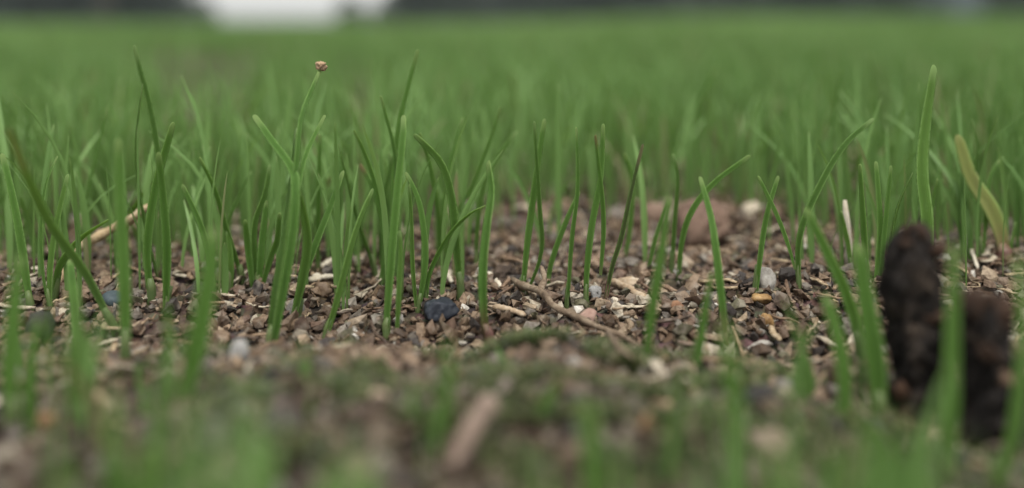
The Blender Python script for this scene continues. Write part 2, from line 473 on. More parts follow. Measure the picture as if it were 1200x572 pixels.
def rot_mats(n, tilt=1.0):
    a = rs.uniform(0, 2 * np.pi, n); b = rs.normal(0, .5 * tilt, n); c = rs.normal(0, .5 * tilt, n)
    ca, sa, cb, sb, cc, s2 = np.cos(a), np.sin(a), np.cos(b), np.sin(b), np.cos(c), np.sin(c)
    z = np.zeros(n); o = np.ones(n)
    A = np.stack([ca, -sa, z, sa, ca, z, z, z, o], -1).reshape(-1, 3, 3)
    B = np.stack([o, z, z, z, cb, -sb, z, sb, cb], -1).reshape(-1, 3, 3)
    C = np.stack([cc, z, s2, z, o, z, -s2, z, cc], -1).reshape(-1, 3, 3)
    return A @ B @ C

def grains(x, y, r, sub, variants, lift=.55, tone=1.0):
    VV, FF, TT, off = [], [], [], 0
    which = rs.randint(0, variants, len(x)); z = ground(x, y)
    for v in range(variants):
        m = which == v; n = int(m.sum())
        if not n: continue
        if sub == 0:
            V0 = np.array([(-1, -1, -1), (1, -1, -1), (1, 1, -1), (-1, 1, -1), (-.8, -.8, 1), (.8, -.8, 1), (.8, .8, 1), (-.8, .8, 1)], float) * .75
            V0 += np.random.RandomState(v + 900).normal(0, .22, V0.shape)
            F0 = np.array([(0, 2, 1), (0, 3, 2), (4, 5, 6), (4, 6, 7), (0, 1, 5), (0, 5, 4), (1, 2, 6), (1, 6, 5), (2, 3, 7), (2, 7, 6), (3, 0, 4), (3, 4, 7)])
        else: V0, F0 = lump(sub, 300 + v, .95, 1.9, 7)
        rr = r[m]
        sc3 = np.stack([rr * rs.uniform(.8, 1.35, n), rr * rs.uniform(.65, 1.0, n), rr * rs.uniform(.5, .95, n)], -1)
        P = np.einsum('nij,nkj->nki', rot_mats(n), V0[None] * sc3[:, None, :])
        P += np.stack([x[m], y[m], z[m] + rr * lift * rs.uniform(-.4, 1.3, n)], -1)[:, None, :]
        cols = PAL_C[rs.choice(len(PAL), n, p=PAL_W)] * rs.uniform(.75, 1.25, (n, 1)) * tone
        VV.append(P.reshape(-1, 3)); TT.append(np.repeat(cols, len(V0), 0))
        FF.append((F0[None] + (np.arange(n) * len(V0))[:, None, None] + off).reshape(-1, 3)); off += n * len(V0)
    return np.concatenate(VV), np.concatenate(FF), np.concatenate(TT)

def join(parts):
    V, Fc, T, o = [], [], [], 0
    for v, f, t in parts: V.append(v); Fc.append(f + o); T.append(t); o += len(v)
    return np.concatenate(V), np.concatenate(Fc), np.concatenate(T)

x1, y1 = scatter(14500, .092, .175, .015); r1 = np.clip(rs.lognormal(math.log(.00066), .45, len(x1)), .0003, .0017)
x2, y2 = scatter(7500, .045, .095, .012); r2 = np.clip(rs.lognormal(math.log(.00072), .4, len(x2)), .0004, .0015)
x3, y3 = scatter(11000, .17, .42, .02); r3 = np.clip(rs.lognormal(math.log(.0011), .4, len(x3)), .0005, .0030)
gv, gf, gt = join([grains(x1, y1, r1, 1, 14), grains(x2, y2, r2, 0, 10, tone=.5), grains(x3, y3, r3, 0, 10)])  # nearest grains toned down: the shade under the phone put into their colour
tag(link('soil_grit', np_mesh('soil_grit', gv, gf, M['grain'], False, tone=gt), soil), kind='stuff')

# the 300 largest crumbs that the sharp strip of soil shows, one by one
CR = []
for v in range(16):
    V0, F0 = lump(2, 700 + v, .85, 2.2, 8)
    V0 = V0 * np.array([1.0 + .25 * math.sin(v * 2.1), .8, .55 + .2 * math.cos(v * 1.7)])
    CR.append(np_mesh('crumb', V0 * .001, F0, M['crumb'], v % 3 == 0))
for i in range(300):
    px, py = random.uniform(-10, 1210), random.choice((random.gauss(352, 26), random.uniform(285, 440)))
    p = hit(px, max(282, min(445, py)))
    s = min(1.9, random.lognormvariate(math.log(1.05), .33))
    o = link('crumb', CR[i % 16], soil, p + Vector((0, 0, .00028 * s)), (random.gauss(0, .5), random.gauss(0, .5), random.uniform(0, 6.28)))
    o.scale = (s * random.uniform(.85, 1.2), s * random.uniform(.8, 1.1), s * random.uniform(.7, 1.1))

# fine litter: broken straw, rootlets and bark flakes lying all over the soil
LV, LF, LT, off = [], [], [], 0
for i in range(900):
    y = math.sqrt(random.uniform(.085 ** 2, .21 ** 2)); x = random.uniform(-1, 1) * (.66 * y + .01)
    z = float(ground(x, y)) + .0006; a = random.uniform(0, 6.28); ln = random.uniform(.002, .008); k = random.random()
    d = Vector((math.cos(a), math.sin(a), random.gauss(0, .22))).normalized(); s = Vector((-d.y, d.x, 0))
    b = random.gauss(0, .15) * ln
    pts = [Vector((x, y, z)) + d * ln * (t - .5) + s * b * (1 - (2 * t - 1) ** 2) + Vector((0, 0, abs(random.gauss(0, .0003)))) for t in (0, .25, .5, .75, 1)]
    rr = random.uniform(.00010, .00028) if k < .6 else random.uniform(.0003, .0006)
    v, f = tube(pts, [rr * .7, rr, rr * 1.05, rr, rr * .5], 5, .3, i)
    if k >= .6: v[:, 2] = (v[:, 2] - z) * .45 + z + .0003
    c = random.choice(((.44, .34, .21), (.30, .21, .13), (.17, .11, .07), (.52, .45, .33), (.09, .06, .04), (.24, .16, .10)))
    LV.append(v); LF.append(f + off); LT.append(np.tile(c, (len(v), 1))); off += len(v)
tag(link('plant_litter', np_mesh('plant_litter', np.concatenate(LV), np.concatenate(LF), M['grain'], True, tone=np.concatenate(LT)), soil), kind='stuff')

# moss on the low mounds in front
n = 60000
mp = []
for mx, my, mh, mr in MOUNDS[:8] + MOUNDS[10:]:
    k = int(n * mr / .11 * (1.0 if mh > .0021 else .45)); mp.append(np.stack([rs.normal(mx, mr * .75, k), rs.normal(my, mr * .62, k)], -1))
mp = np.concatenate(mp)
keep = (mp[:, 1] < .109) & (mp[:, 1] > .05) & (vnoise(mp[:, 0] / .005, mp[:, 1] / .004, 21) > .57)
mp = mp[keep]; n = len(mp)
z = ground(mp[:, 0], mp[:, 1]) + rs.uniform(0, .0016, n)
a = rs.uniform(0, 6.28, n); ln = rs.uniform(.0005, .0013, n); up = rs.uniform(.2, 1.2, n)
D = np.stack([np.cos(a), np.sin(a), up], -1); D /= np.linalg.norm(D, axis=1)[:, None]; S = np.stack([-np.sin(a), np.cos(a), a * 0], -1)
P0 = np.stack([mp[:, 0], mp[:, 1], z], -1); w = (ln * .2)[:, None]; l = ln[:, None]
V = np.stack([P0, P0 + D * l * .5 + S * w, P0 + D * l, P0 + D * l * .5 - S * w], 1)
tn = np.zeros((n, 4, 3)); tn[:, :, 0] = rs.uniform(0, 1, (n, 1)); tn[:, 1, 1] = tn[:, 3, 1] = .5; tn[:, 2, 1] = 1; tn[:, :, 2] = (rs.uniform(size=(n, 1)) < .2) * .7
Fm = (np.array([[0, 1, 2, 3]])[None] + (np.arange(n) * 4)[:, None, None]).reshape(-1, 4)
tag(link('moss', np_mesh('moss', V.reshape(-1, 3), Fm, M['moss'], False, tone=tn.reshape(-1, 3))),
    'low olive moss covering the blurred soil mounds in the foreground', 'moss', kind='stuff')

# ------------------------------------------------------------------ the lawn as a mass
def mass_blades(x, y, h, w, segs, lean=.24, dry=.05, bright=None):
    n = len(x); a = rs.uniform(0, 2 * np.pi, n); f = rs.uniform(0, np.pi, n)
    le = np.minimum(np.abs(rs.normal(0, lean, n)), .75) * h; cv = rs.uniform(.6, 2.2, n)
    D = np.stack([np.cos(a), np.sin(a)], -1); S = np.stack([np.cos(f), np.sin(f) * .8], -1)
    z0 = ground(x, y) - .0008
    V = np.zeros((n, segs + 1, 3, 3)); T = np.zeros((n, segs + 1, 3, 3))
    for i in range(segs + 1):
        t = i / segs
        ww = w * .5 * (.6 + .4 * min(1, t / .35)) * (1 - .5 * max(0, (t - .35) / .65) ** 1.6) * (1 if i < segs else .25)
        c = np.stack([x, y, z0], -1); c[:, :2] += D * (le * t ** (1.2 + cv))[:, None]; c[:, 2] += h * t * (1 - .12 * t * (le / h))
        for j, (u, k) in enumerate(((-1, .35), (0, 0), (1, .35))):
            V[:, i, j] = c; V[:, i, j, :2] += S * (u * ww)[:, None] + np.stack([-S[:, 1], S[:, 0]], -1) * (k * ww)[:, None]
        T[:, i, :, 1] = t
    T[..., 0] = (np.clip(rs.uniform(0, .65, n) + .85 * vnoise(x / (.10 + .12 * y), y / (.16 + .3 * y), 51) - .25, 0, 1) if bright is None else bright)[:, None, None]
    T[..., 2] = ((rs.uniform(size=n) < dry) * rs.uniform(.4, .9, n))[:, None, None]
    q = []
    for i in range(segs):
        for j in (0, 1): q.append((i * 3 + j, i * 3 + j + 1, i * 3 + j + 4, i * 3 + j + 3))
    Fq = (np.array(q)[None] + (np.arange(n) * (segs + 1) * 3)[:, None, None]).reshape(-1, 4)
    return V.reshape(-1, 3), Fq, T.reshape(-1, 3)

def keep_near(x, y):
    """where the young turf is thin and where it stands thick"""
    px = CX + F_PX * x / y
    patch = vnoise(x / .05, y / .07, 31)
    p = np.clip((y - .128) / .04, 0, 1) * .8
    left = np.clip((560 - px) / 120, 0, 1)
    p = p * np.where((y < .139) & (left < .5), .25, 1) + .5 * left
    bare = np.clip(1 - np.abs(px - 720) / 230, 0, 1) * np.clip((.185 - y) / .02, 0, 1)
    p = p * (1 - .88 * np.clip(bare * 2.2, 0, 1))
    p = np.where(y > .19, 1.0, p)
    for cx, hw, y0, y1, k in ((240, 125, .25, .56, .93), (415, 45, .28, .56, .85), (1040, 60, .2, .34, .5), (850, 70, .2, .3, .5)):   # thin patches
        p = p * (1 - k * np.clip(1.6 - np.abs(px - cx) / hw * 1.6, 0, 1) * ((y > y0) & (y < y1)))
    return rs.uniform(size=len(x)) < p * np.where(y > .19, .75 + .45 * patch, .55 + .65 * patch)

parts = []
x, y = scatter(24000, .128, .55, .05, .75); k = keep_near(x, y); x, y = x[k], y[k]
parts.append(mass_blades(x, y, np.clip(rs.normal(.0225, .005, len(x)), .010, .036), rs.uniform(.0007, .0013, len(x)), 8, dry=.045))
x, y = scatter(1500, .136, .195, .03, .75); qx = CX + F_PX * x / y                     # thicker stands left of the centre and at the right
k = rs.uniform(size=len(x)) < .42 * np.clip((560 - qx) / 60, 0, 1) + .4 * np.clip((qx - 900) / 80, 0, 1); x, y = x[k], y[k]
parts.append(mass_blades(x, y, np.clip(rs.normal(.0195, .0045, len(x)), .008, .032), rs.uniform(.0007, .0013, len(x)), 8, dry=.045))
x, y = scatter(30000, .55, 1.6, .1, .75); k = rs.uniform(size=len(x)) < .25 + .95 * vnoise(x / .13, y / .25, 33)
qx = CX + F_PX * x / y; k &= rs.uniform(size=len(x)) > .9 * np.clip(1.5 - np.abs(qx - 240) / 150 * 1.5, 0, 1) * np.clip((1.15 - y) / .35, 0, 1); x, y = x[k], y[k]
parts.append(mass_blades(x, y, np.clip(rs.normal(.026, .006, len(x)), .012, .038), rs.uniform(.0011, .0020, len(x)), 5))
x, y = scatter(46000, 1.6, 5.5, .2, .75); k = rs.uniform(size=len(x)) < .4 + .9 * vnoise(x / .4, y / .9, 34); x, y = x[k], y[k]
parts.append(mass_blades(x, y, np.clip(rs.normal(.027, .006, len(x)), .012, .040), rs.uniform(.0024, .0046, len(x)), 3))
x, y = scatter(46000, 5.5, 24, .5, .75)
parts.append(mass_blades(x, y, np.clip(rs.normal(.028, .006, len(x)), .012, .042), rs.uniform(.008, .018, len(x)), 2))
lv, lf, lt = join(parts)
tag(link('lawn_grass', np_mesh('lawn_grass', lv, lf, M['mass'], True, tone=lt)),
    'blurred mass of young green grass spreading back from the sharp blades to the trees', 'grass', kind='stuff')

# short blades right in front of the lens, far out of focus
cl = np.array([(150, 530), (325, 520), (430, 540), (535, 500), (600, 540), (690, 505), (860, 540), (960, 490), (1035, 500), (1180, 530), (60, 540), (1060, 545), (110, 500), (230, 500), (985, 470), (1010, 450), (160, 500), (400, 520)], float)
pk = cl[rs.randint(0, len(cl), 85)] + rs.normal(0, 1, (85, 2)) * (40, 30)
y = rs.uniform(.036, .072, 85); x = (pk[:, 0] - CX) / F_PX * y
hh = CAM_H - (np.maximum(pk[:, 1], 420) - Y_HOR) / F_PX * y - ground(x, y)
pk = np.concatenate([np.stack([rs.uniform(-10, 270, 16), rs.uniform(310, 440, 16)], -1), np.stack([rs.uniform(925, 1028, 7), rs.uniform(330, 430, 7)], -1), np.stack([rs.uniform(290, 900, 22), rs.uniform(385, 480, 22)], -1)])
y2 = rs.uniform(.072, .106, len(pk)); x2 = (pk[:, 0] - CX) / F_PX * y2
hh = np.concatenate([hh, CAM_H - (pk[:, 1] - Y_HOR) / F_PX * y2 - ground(x2, y2)]); x = np.concatenate([x, x2]); y = np.concatenate([y, y2])
k = hh > .003; x, y, hh = x[k], y[k], hh[k]
fv, ff, ft = mass_blades(x, y, hh, rs.uniform(.0010, .0017, len(x)), 8, .2, bright=rs.uniform(0, .45, len(x)))
tag(link('foreground_grass', np_mesh('foreground_grass', fv, ff, M['mass'], True, tone=ft)),
    'short grass blades dissolved in blur along the bottom edge', 'grass', kind='stuff')

# ------------------------------------------------------------------ grass seedlings one can tell apart
GROUP = 'young grass seedlings standing in the bare soil'
SHEATH = []
for v in range(3):
    pts = [(0, 0, -.0012), (0.0001 * v, 0, .0006), (.00015, .0001, .0022), (.0002 * v, 0, .0034)]
    V0, F0 = tube(pts, [.00050, .00047, .00040, .00028], 9, .08, v)
    SHEATH.append((V0, F0))
SH_ME = {(v, m): np_mesh('sheath', SHEATH[v][0], SHEATH[v][1], M[m], True) for v in range(3) for m in ('sheath', 'sheath_red')}
count = 0
def seedling(label, leaves, sheath='sheath', cat='grass'):
    """leaves: (points base to tip in the photograph, width in its pixels, material[, distance change towards the tip])"""
    global count
    count += 1
    rr = random.Random(count * 17 + 3)
    b0 = leaves[0][0][0]; base = hit(*b0); base.z -= .0006
    root = bpy.data.objects.new('grass_seedling', None); col.objects.link(root); root.location = base
    root.empty_display_size = .002
    tag(root, label, cat, GROUP)
    for lf in leaves:
        pts, wpx, mat = lf[:3]; dy = lf[3] if len(lf) > 3 else rr.uniform(-.004, .003)
        if len(lf) == 3 and .106 < base.y < .124: dy += (.128 - base.y) * .75
        n = len(pts); P = []
        for i, (px, py) in enumerate(pts):
            if i == 0: q = at_y(px, py, base.y); q.z = base.z if abs(px - b0[0]) < 30 and abs(py - b0[1]) < 30 else q.z
            else: q = at_y(px, py, base.y + dy * (i / (n - 1)) ** 1.5)
            P.append(q - base)
        if lf is leaves[0]: first = P[1] - P[0]
        face = rr.uniform(-.75, .75) if mat != 'wilted' else .1; w = wpx * px_size(base) * (.70 if base.y > .105 else .92) / max(.72, math.cos(face))
        me = blade_mesh('leaf_blade', P, w, M[mat], face, rr.uniform(.3, .75), rr.uniform(-.5, .5))
        link('leaf_blade', me, root)
    s = link('sheath', SH_ME[(count % 3, sheath)], root)
    s.rotation_mode = 'QUATERNION'; s.rotation_quaternion = first.to_track_quat('Z', 'Y')
    k = max(.8, leaves[0][1] * px_size(base) / .0014); s.scale = (k, k, rr.uniform(.9, 1.5))
    return root

SEEDLINGS = [
 ('single leaf cut by the left edge of the photo, arching left', [([(38, 363), (25, 285), (12, 220), (2, 180)], 15, 'green')]),
 ('long blade slanting across the lower left, its upper half withered brown', [([(138, 389), (101, 320), (60, 262), (32, 205), (10, 150)], 15, 'brown_half', -.020)]),
 ('thin seedling at far left with two leaves, one hooked at its tip', [([(61, 363), (53, 325), (50, 265), (55, 216), (68, 183)], 9, 'green'), ([(61, 363), (60, 325), (66, 270), (80, 204)], 13, 'light')]),
 ('short leaf arching over to the right in front of the dry straw', [([(63, 350), (70, 312), (94, 279), (127, 257)], 12, 'light')]),
 ('hair-thin upright leaf behind the straw at left, tip near the blurred lawn', [([(94, 302), (99, 255), (108, 208), (127, 126)], 7, 'green')]),
 ('broad soft-focus leaf standing straight up from the front at left', [([(147, 426), (145, 340), (140, 240), (138, 162)], 19, 'green', .0)]),
 ('short blurred leaf in front beneath the brown withered blade', [([(90, 432), (89, 385), (86, 345), (82, 305)], 18, 'green')]),
 ('dark leaf slanting to the upper right across the dry straw', [([(132, 312), (147, 263), (160, 238), (177, 213)], 10, 'deep')]),
 ('tall thin pair of leaves reaching highest at left, upper tip bent back', [([(192, 330), (190, 240), (185, 180), (174, 118), (165, 85), (157, 53)], 9, 'deep'), ([(188, 330), (166, 230), (161, 165), (168, 98)], 8, 'deep')]),
 ('broad leaf leaning right between the tall thin pair and the forked group', [([(178, 352), (173, 288), (183, 215), (193, 178), (203, 143)], 16, 'green')]),
 ('straight soft leaf rising from the grit left of the pale twig', [([(194, 363), (196, 292), (191, 222), (186, 178)], 16, 'green')]),
 ('low arching leaf with tip to the left above the pale twig', [([(249, 342), (246, 300), (236, 264), (214, 216)], 12, 'green')]),
 ('sharp leaf curving up left with pale edge, beside two short stubs', [([(283, 330), (280, 310), (266, 265), (253, 222), (234, 184)], 12, 'green')]),
 ('small light green stub growing right beside the pale rootlet', [([(270, 341), (270, 312), (269, 292), (266, 270)], 11, 'light')]),
 ('narrow leaf slanting right towards the row of short stubs at left', [([(262, 318), (266, 280), (273, 252), (295, 201)], 10, 'deep')]),
 ('large blurred leaf in the left foreground leaning to the right', [([(211, 474), (230, 400), (243, 330), (250, 268)], 27, 'green', .0)]),
 ('cluster of four short narrow leaves left of the husk-tipped tuft', [([(303, 336), (306, 290), (312, 235)], 13, 'green'), ([(296, 335), (290, 290), (287, 257)], 10, 'green'), ([(300, 335), (297, 268), (310, 226), (316, 193)], 10, 'deep'), ([(306, 336), (318, 300), (325, 280), (328, 249)], 11, 'green')]),
 ('big tuft with a brown seed husk stuck on its tallest tip', [([(316, 411), (324, 345), (335, 285), (343, 212), (348, 150)], 18, 'deep', .008), ([(318, 405), (335, 290), (346, 200), (352, 141), (364, 108), (375, 82)], 10, 'green', .013), ([(318, 400), (342, 280), (346, 215), (340, 195), (318, 165), (297, 135)], 17, 'green', .009), ([(318, 405), (340, 275), (350, 215), (360, 177), (381, 135)], 10, 'green', .011)]),
 ('wide light green leaf folding inward beside the husk-tipped tuft', [([(345, 372), (357, 328), (363, 285), (358, 250), (349, 218)], 20, 'light'), ([(342, 376), (358, 325), (378, 270), (391, 236), (403, 200)], 15, 'green')]),
 ('thin vertical leaf with round tip just right of the husk-tipped tuft', [([(372, 318), (372, 280), (373, 230), (375, 157)], 9, 'green')]),
 ('clean bright leaf leaning right above the orange fragment', [([(380, 395), (396, 342), (412, 282), (425, 246), (437, 221)], 13, 'light', .006)]),
 ('slim leaf bending left over the bare grit in the centre left', [([(442, 326), (436, 300), (426, 272), (416, 238), (406, 200), (396, 167)], 9, 'deep')]),
 ('pair of arching leaves, the lower one tipped with a brown speck', [([(447, 337), (452, 292), (447, 250), (436, 216), (422, 192)], 12, 'brown_tip'), ([(449, 335), (453, 285), (442, 220), (428, 178), (415, 152)], 11, 'green')]),
 ('stout central leaf in front of the tallest thin leaf', [([(453, 392), (460, 305), (467, 220), (473, 160), (473, 135)], 17, 'green', .004), ([(464, 388), (467, 340), (469, 300), (468, 270)], 9, 'light')]),
 ('tallest thin leaf in the centre with its companion bent to the left', [([(461, 330), (462, 230), (468, 150), (478, 105), (490, 58)], 9, 'green'), ([(462, 330), (466, 225), (462, 172), (446, 112)], 9, 'green')]),
 ('slight leaf with a hooked pale tip behind the stout central leaf', [([(447, 318), (447, 270), (450, 232), (458, 194), (456, 179)], 9, 'deep')]),
 ('sharp leaf arching left above the dark slate pebble, with pale companion', [([(490, 362), (498, 305), (494, 252), (486, 224), (475, 202)], 12, 'green', .001), ([(489, 366), (485, 312), (483, 252), (480, 216)], 10, 'light', .0)]),
 ('low sickle leaf curving up to the right behind the slate pebble', [([(497, 356), (502, 318), (525, 274), (549, 250), (569, 240)], 10, 'green', .0)]),
 ('thick leaf bending over to the left like a walking stick', [([(540, 348), (535, 295), (529, 232), (518, 193), (499, 170), (485, 157)], 15, 'deep', -.002)]),
 ('three slim leaves fanning out behind the bent thick leaf', [([(514, 318), (516, 260), (505, 195), (492, 155)], 9, 'green'), ([(516, 318), (522, 240), (532, 180), (543, 138)], 10, 'green'), ([(515, 318), (532, 254), (551, 220), (571, 169), (586, 125)], 10, 'green')]),
 ('dark leaf leaning right, tip rounded, behind the upright folded leaf', [([(559, 316), (561, 268), (566, 226), (579, 193), (606, 154)], 10, 'deep')]),
 ('upright folded leaf with rounded tip and reddish base right of the pebble', [([(577, 408), (571, 370), (570, 312), (574, 262), (578, 224), (573, 188)], 19, 'red_base', .006)], 'sheath_red'),
 ('straight tall leaf leaning slightly right, with a dark twin behind', [([(611, 342), (616, 290), (621, 250), (631, 182), (638, 139)], 12, 'green', .001), ([(616, 335), (634, 295), (632, 240), (626, 142)], 8, 'deep')]),
 ('short leaf leaning right at the near end of the fallen twig', [([(641, 336), (646, 306), (662, 262), (679, 224)], 10, 'green', .0)]),
 ('slender vertical leaf with a white tip above the forked twig', [([(664, 358), (669, 282), (676, 220), (675, 149)], 9, 'green', .0)]),
 ('gently S-curved tall leaf passing in front of the forked twig', [([(687, 360), (688, 320), (694, 264), (704, 208), (707, 145)], 11, 'green', .0), ([(704, 322), (708, 270), (706, 225), (698, 158)], 9, 'brown_tip')]),
 ('purplish leaf with a dull red tip leaning right', [([(709, 352), (718, 312), (729, 278), (742, 218), (754, 169)], 10, 'purple', .0)], 'sheath_red'),
 ('faint green leaf arching left behind the purplish leaf', [([(731, 303), (738, 275), (741, 212), (732, 179)], 9, 'green')]),
 ('leaf with a blunt curved tip, dark side shoot at its foot', [([(786, 322), (788, 270), (793, 210), (788, 180)], 10, 'deep'), ([(757, 310), (768, 280), (784, 236)], 9, 'deep')]),
 ('soft-focus pointed leaf in front of the blunt curved leaf', [([(756, 428), (764, 370), (775, 305), (785, 229)], 14, 'green', .0)]),
 ('arching leaf bending far right across the reddish clay lump', [([(795, 326), (800, 280), (812, 245), (838, 213), (879, 182)], 10, 'green')]),
 ('leaf leaning left in front of the reddish clay lump, reddish at its foot', [([(854, 414), (846, 352), (838, 285), (832, 250), (820, 207)], 13, 'red_base', .008)], 'sheath_red'),
 ('blurred short leaf low in front of the reddish clay lump', [([(812, 436), (820, 380), (833, 318)], 15, 'green', .0)]),
 ('pair of crossing leaves beside the pale pebble on the right', [([(885, 344), (890, 300), (898, 252), (912, 206)], 11, 'green'), ([(931, 316), (922, 285), (908, 248), (888, 206)], 8, 'green')]),
 ('long leaf arching to the upper right, clear of its neighbours', [([(936, 338), (938, 275), (963, 214), (990, 170), (1024, 139)], 10, 'deep', .004)]),
 ('broad blurred leaf slanting left in the right foreground', [([(1012, 425), (992, 350), (968, 295), (943, 243)], 22, 'green', .0)]),
 ('small leaf growing against the pale straw stub', [([(998, 322), (993, 285), (985, 247)], 9, 'light')]),
 ('fan of four short upright leaves left of the dark peat stump', [([(1016, 330), (1013, 270), (1008, 192)], 10, 'green'), ([(1024, 330), (1030, 265), (1026, 189)], 12, 'green'), ([(1030, 332), (1037, 260), (1044, 194)], 10, 'green'), ([(1036, 330), (1049, 248), (1069, 202)], 8, 'deep')]),
 ('tall pale strap leaf rising behind the dark peat stump', [([(1084, 345), (1084, 262), (1078, 205), (1082, 150), (1094, 76)], 25, 'light', .004)]),
 ('small leaf tip showing just right of the tall pale strap leaf', [([(1088, 320), (1090, 250), (1098, 209)], 8, 'green')]),
 ('twisted yellow-green withered leaf at the right', [([(1176, 306), (1170, 275), (1158, 243), (1136, 208), (1121, 158)], 30, 'wilted', .0)], 'sheath_red'),
 ('thin kinked leaf behind the withered yellow leaf', [([(1150, 305), (1145, 240), (1143, 190), (1145, 172), (1139, 140)], 7, 'deep')]),
 ('short leaf crossing the foot of the withered yellow leaf', [([(1182, 306), (1184, 285), (1190, 260)], 9, 'light'), ([(1150, 300), (1157, 215), (1171, 187)], 8, 'green')]),
 ('large blurred leaf standing in front of the dark peat stump', [([(1103, 566), (1104, 480), (1108, 385), (1116, 285)], 34, 'green', .0)]),
 ('blurred leaf in the foreground left of the dark peat stump', [([(1031, 494), (1023, 420), (1013, 350), (1004, 285)], 28, 'green', .0)]),
 ('blurred leaf leaning left low between the stump and the mossy ground', [([(985, 500), (985, 440), (978, 390), (965, 345)], 24, 'green', .0)]),
 ('blurred upright leaf at the bottom, right of the centre', [([(862, 596), (858, 510), (855, 430), (849, 378)], 25, 'green', .0)]),
 ('blurred leaf rising from the bottom right corner', [([(1160, 580), (1182, 490), (1193, 390), (1191, 300)], 24, 'green', .0)]),
 ('wide blurred leaf at the bottom left', [([(148, 640), (146, 560), (140, 500), (134, 452)], 46, 'green', .0), ([(152, 640), (170, 570), (178, 520)], 30, 'light', .0)]),
 ('blurred leaf along the left edge of the foreground', [([(16, 500), (14, 430), (18, 360), (24, 300)], 22, 'green', .0)]),
 ('blurred leaf at the bottom left of the mossy mounds', [([(205, 470), (203, 430), (200, 395), (196, 355)], 16, 'green', .0)]),
 ('blurred leaf at the bottom right of the centre, low and faint', [([(690, 660), (694, 580), (692, 520), (684, 470)], 30, 'green', .0)]),
 ('blurred leaf low at the left edge, leaning right', [([(40, 520), (36, 470), (38, 420), (46, 372)], 18, 'green', .0)]),
 ('blurred leaf beside the rust-red fragment at the lower left', [([(95, 505), (92, 460), (86, 425), (84, 395)], 20, 'green', .0)]),
 ('blurred short leaf between the mossy mounds below the slate pebble', [([(522, 520), (525, 470), (527, 435), (525, 398)], 16, 'green', .0)]),
 ('soft leaf with a pale tip in the thin turf at the upper left', [([(22, 250), (19, 200), (17, 160), (15, 104)], 11, 'light')]),
 ('faint leaf arching right above the clay lump, far behind', [([(815, 235), (813, 170), (818, 125), (839, 79)], 8, 'green')]),
 ('faint dark leaf high at the right behind the long arching leaf', [([(1032, 240), (1030, 170), (1024, 110), (1018, 62)], 9, 'deep')]),
]
tuft_husk = None
for args in SEEDLINGS:
    o = seedling(*args)
    if 'brown seed husk stuck' in args[0]: tuft_husk = o

# ------------------------------------------------------------------ stones, chips and other litter, each one a thing
def stone(name, label, cat, px, py, wpx, hpx, mat, depth=.85, seed=1, sub=3, rough=.3, sink=.22, rot=0, cuts=5, tilt=(0, 0)):
    p = hit(px, py); s = px_size(p)
    V, Fc = lump(sub, seed, rough, 1.6, cuts)
    V = V / np.abs(V).max(0) * np.array([wpx * s / 2, wpx * s / 2 * depth, hpx * s / 2])
    o = link(name, np_mesh(name, V, Fc, M[mat], True), None, p + Vector((0, wpx * s / 2 * depth * .6, hpx * s / 2 * (1 - 2 * sink))), (tilt[0], tilt[1], rot))
    return tag(o, label, cat)

def stick(name, label, cat, pts, wpx, mat, seed=0, lift=0.0, taper=.6, sides=9, flat_k=1.0, mid=1.0):
    """pts in the photograph: (x, y[, height above the soil in metres])"""
    P = []
    for q in pts:
        p = hit(q[0], q[1]); p.z += (q[2] if len(q) > 2 else 0) + lift; P.append(p)
    r = wpx * px_size(P[0]) / 2; base = P[0].copy()
    L = [a - base + Vector((0, 0, r * .6)) for a in smooth_line(P, 16)] if len(P) > 2 else [P[0].lerp(P[-1], i / 13) - base + Vector((0, 0, r * .6)) for i in range(14)]
    rr = random.Random(seed)
    rad = [r * (1 + (taper - 1) * i / (len(L) - 1)) * (1 + .16 * rr.uniform(-1, 1)) * (.6 if i in (0, len(L) - 1) else mid) for i in range(len(L))]
    V, Fc = tube(L, rad, sides, .14, seed)
    if flat_k != 1.0:
        m = V[:, 2].mean(); V[:, 2] = (V[:, 2] - m) * flat_k + m
    return tag(link(name, np_mesh(name, V, Fc, M[mat], True), None, base), label, cat)

stone('pebble', 'dark slate pebble lying in the sharp grit at the centre', 'pebble', 516, 380, 43, 30, 'dark_pebble', .9, 5, 4, .30, .12, .4, 7)
stone('pebble', 'blue-grey pebble half hidden behind leaves at the left', 'pebble', 128, 362, 28, 24, 'grey_pebble', .9, 6, 3, .15)
stone('soil_clod', 'black clod in the grit at the left edge', 'clod', 43, 402, 34, 44, 'black', .9, 7, 3, .45)
stone('soil_clod', 'lumpy reddish clay clod behind the leaves right of centre', 'clod', 832, 292, 84, 66, 'brick', .8, 8, 4, .45, .2, .3, 6)
stone('soil_clod', 'flat reddish crumb left of the big clay clod', 'clod', 770, 262, 44, 30, 'brick', .8, 9, 3, .4)
stone('pebble', 'pale whitish pebble among leaves right of the clay clod', 'pebble', 900, 340, 24, 32, 'pale', .9, 10, 3, .3)
stone('pebble', 'pinkish pebble with a dark pit beside the fallen twig', 'pebble', 689, 385, 24, 24, 'pink', .95, 11, 3, .12, .1)
stone('pebble', 'pitted grey pebble touching the S-curved tall leaf', 'pebble', 699, 352, 18, 20, 'pitted', .9, 12, 3, .3)
stone('pebble', 'small white bead-like stone below the golden grain', 'pebble', 894, 393, 10, 10, 'pale', 1, 13, 2, .1)
stone('soil_clod', 'golden brown grain right of the reddish-footed leaf', 'grain', 901, 384, 19, 19, 'golden', .9, 14, 3, .3)
stone('soil_clod', 'reddish brown grain in the grit below the clay clod', 'grain', 795, 366, 18, 16, 'rust', .9, 15, 3, .35)
stone('bark_chip', 'flat ochre bark chip above the golden grain', 'bark chip', 893, 356, 30, 13, 'golden', .6, 16, 3, .4)
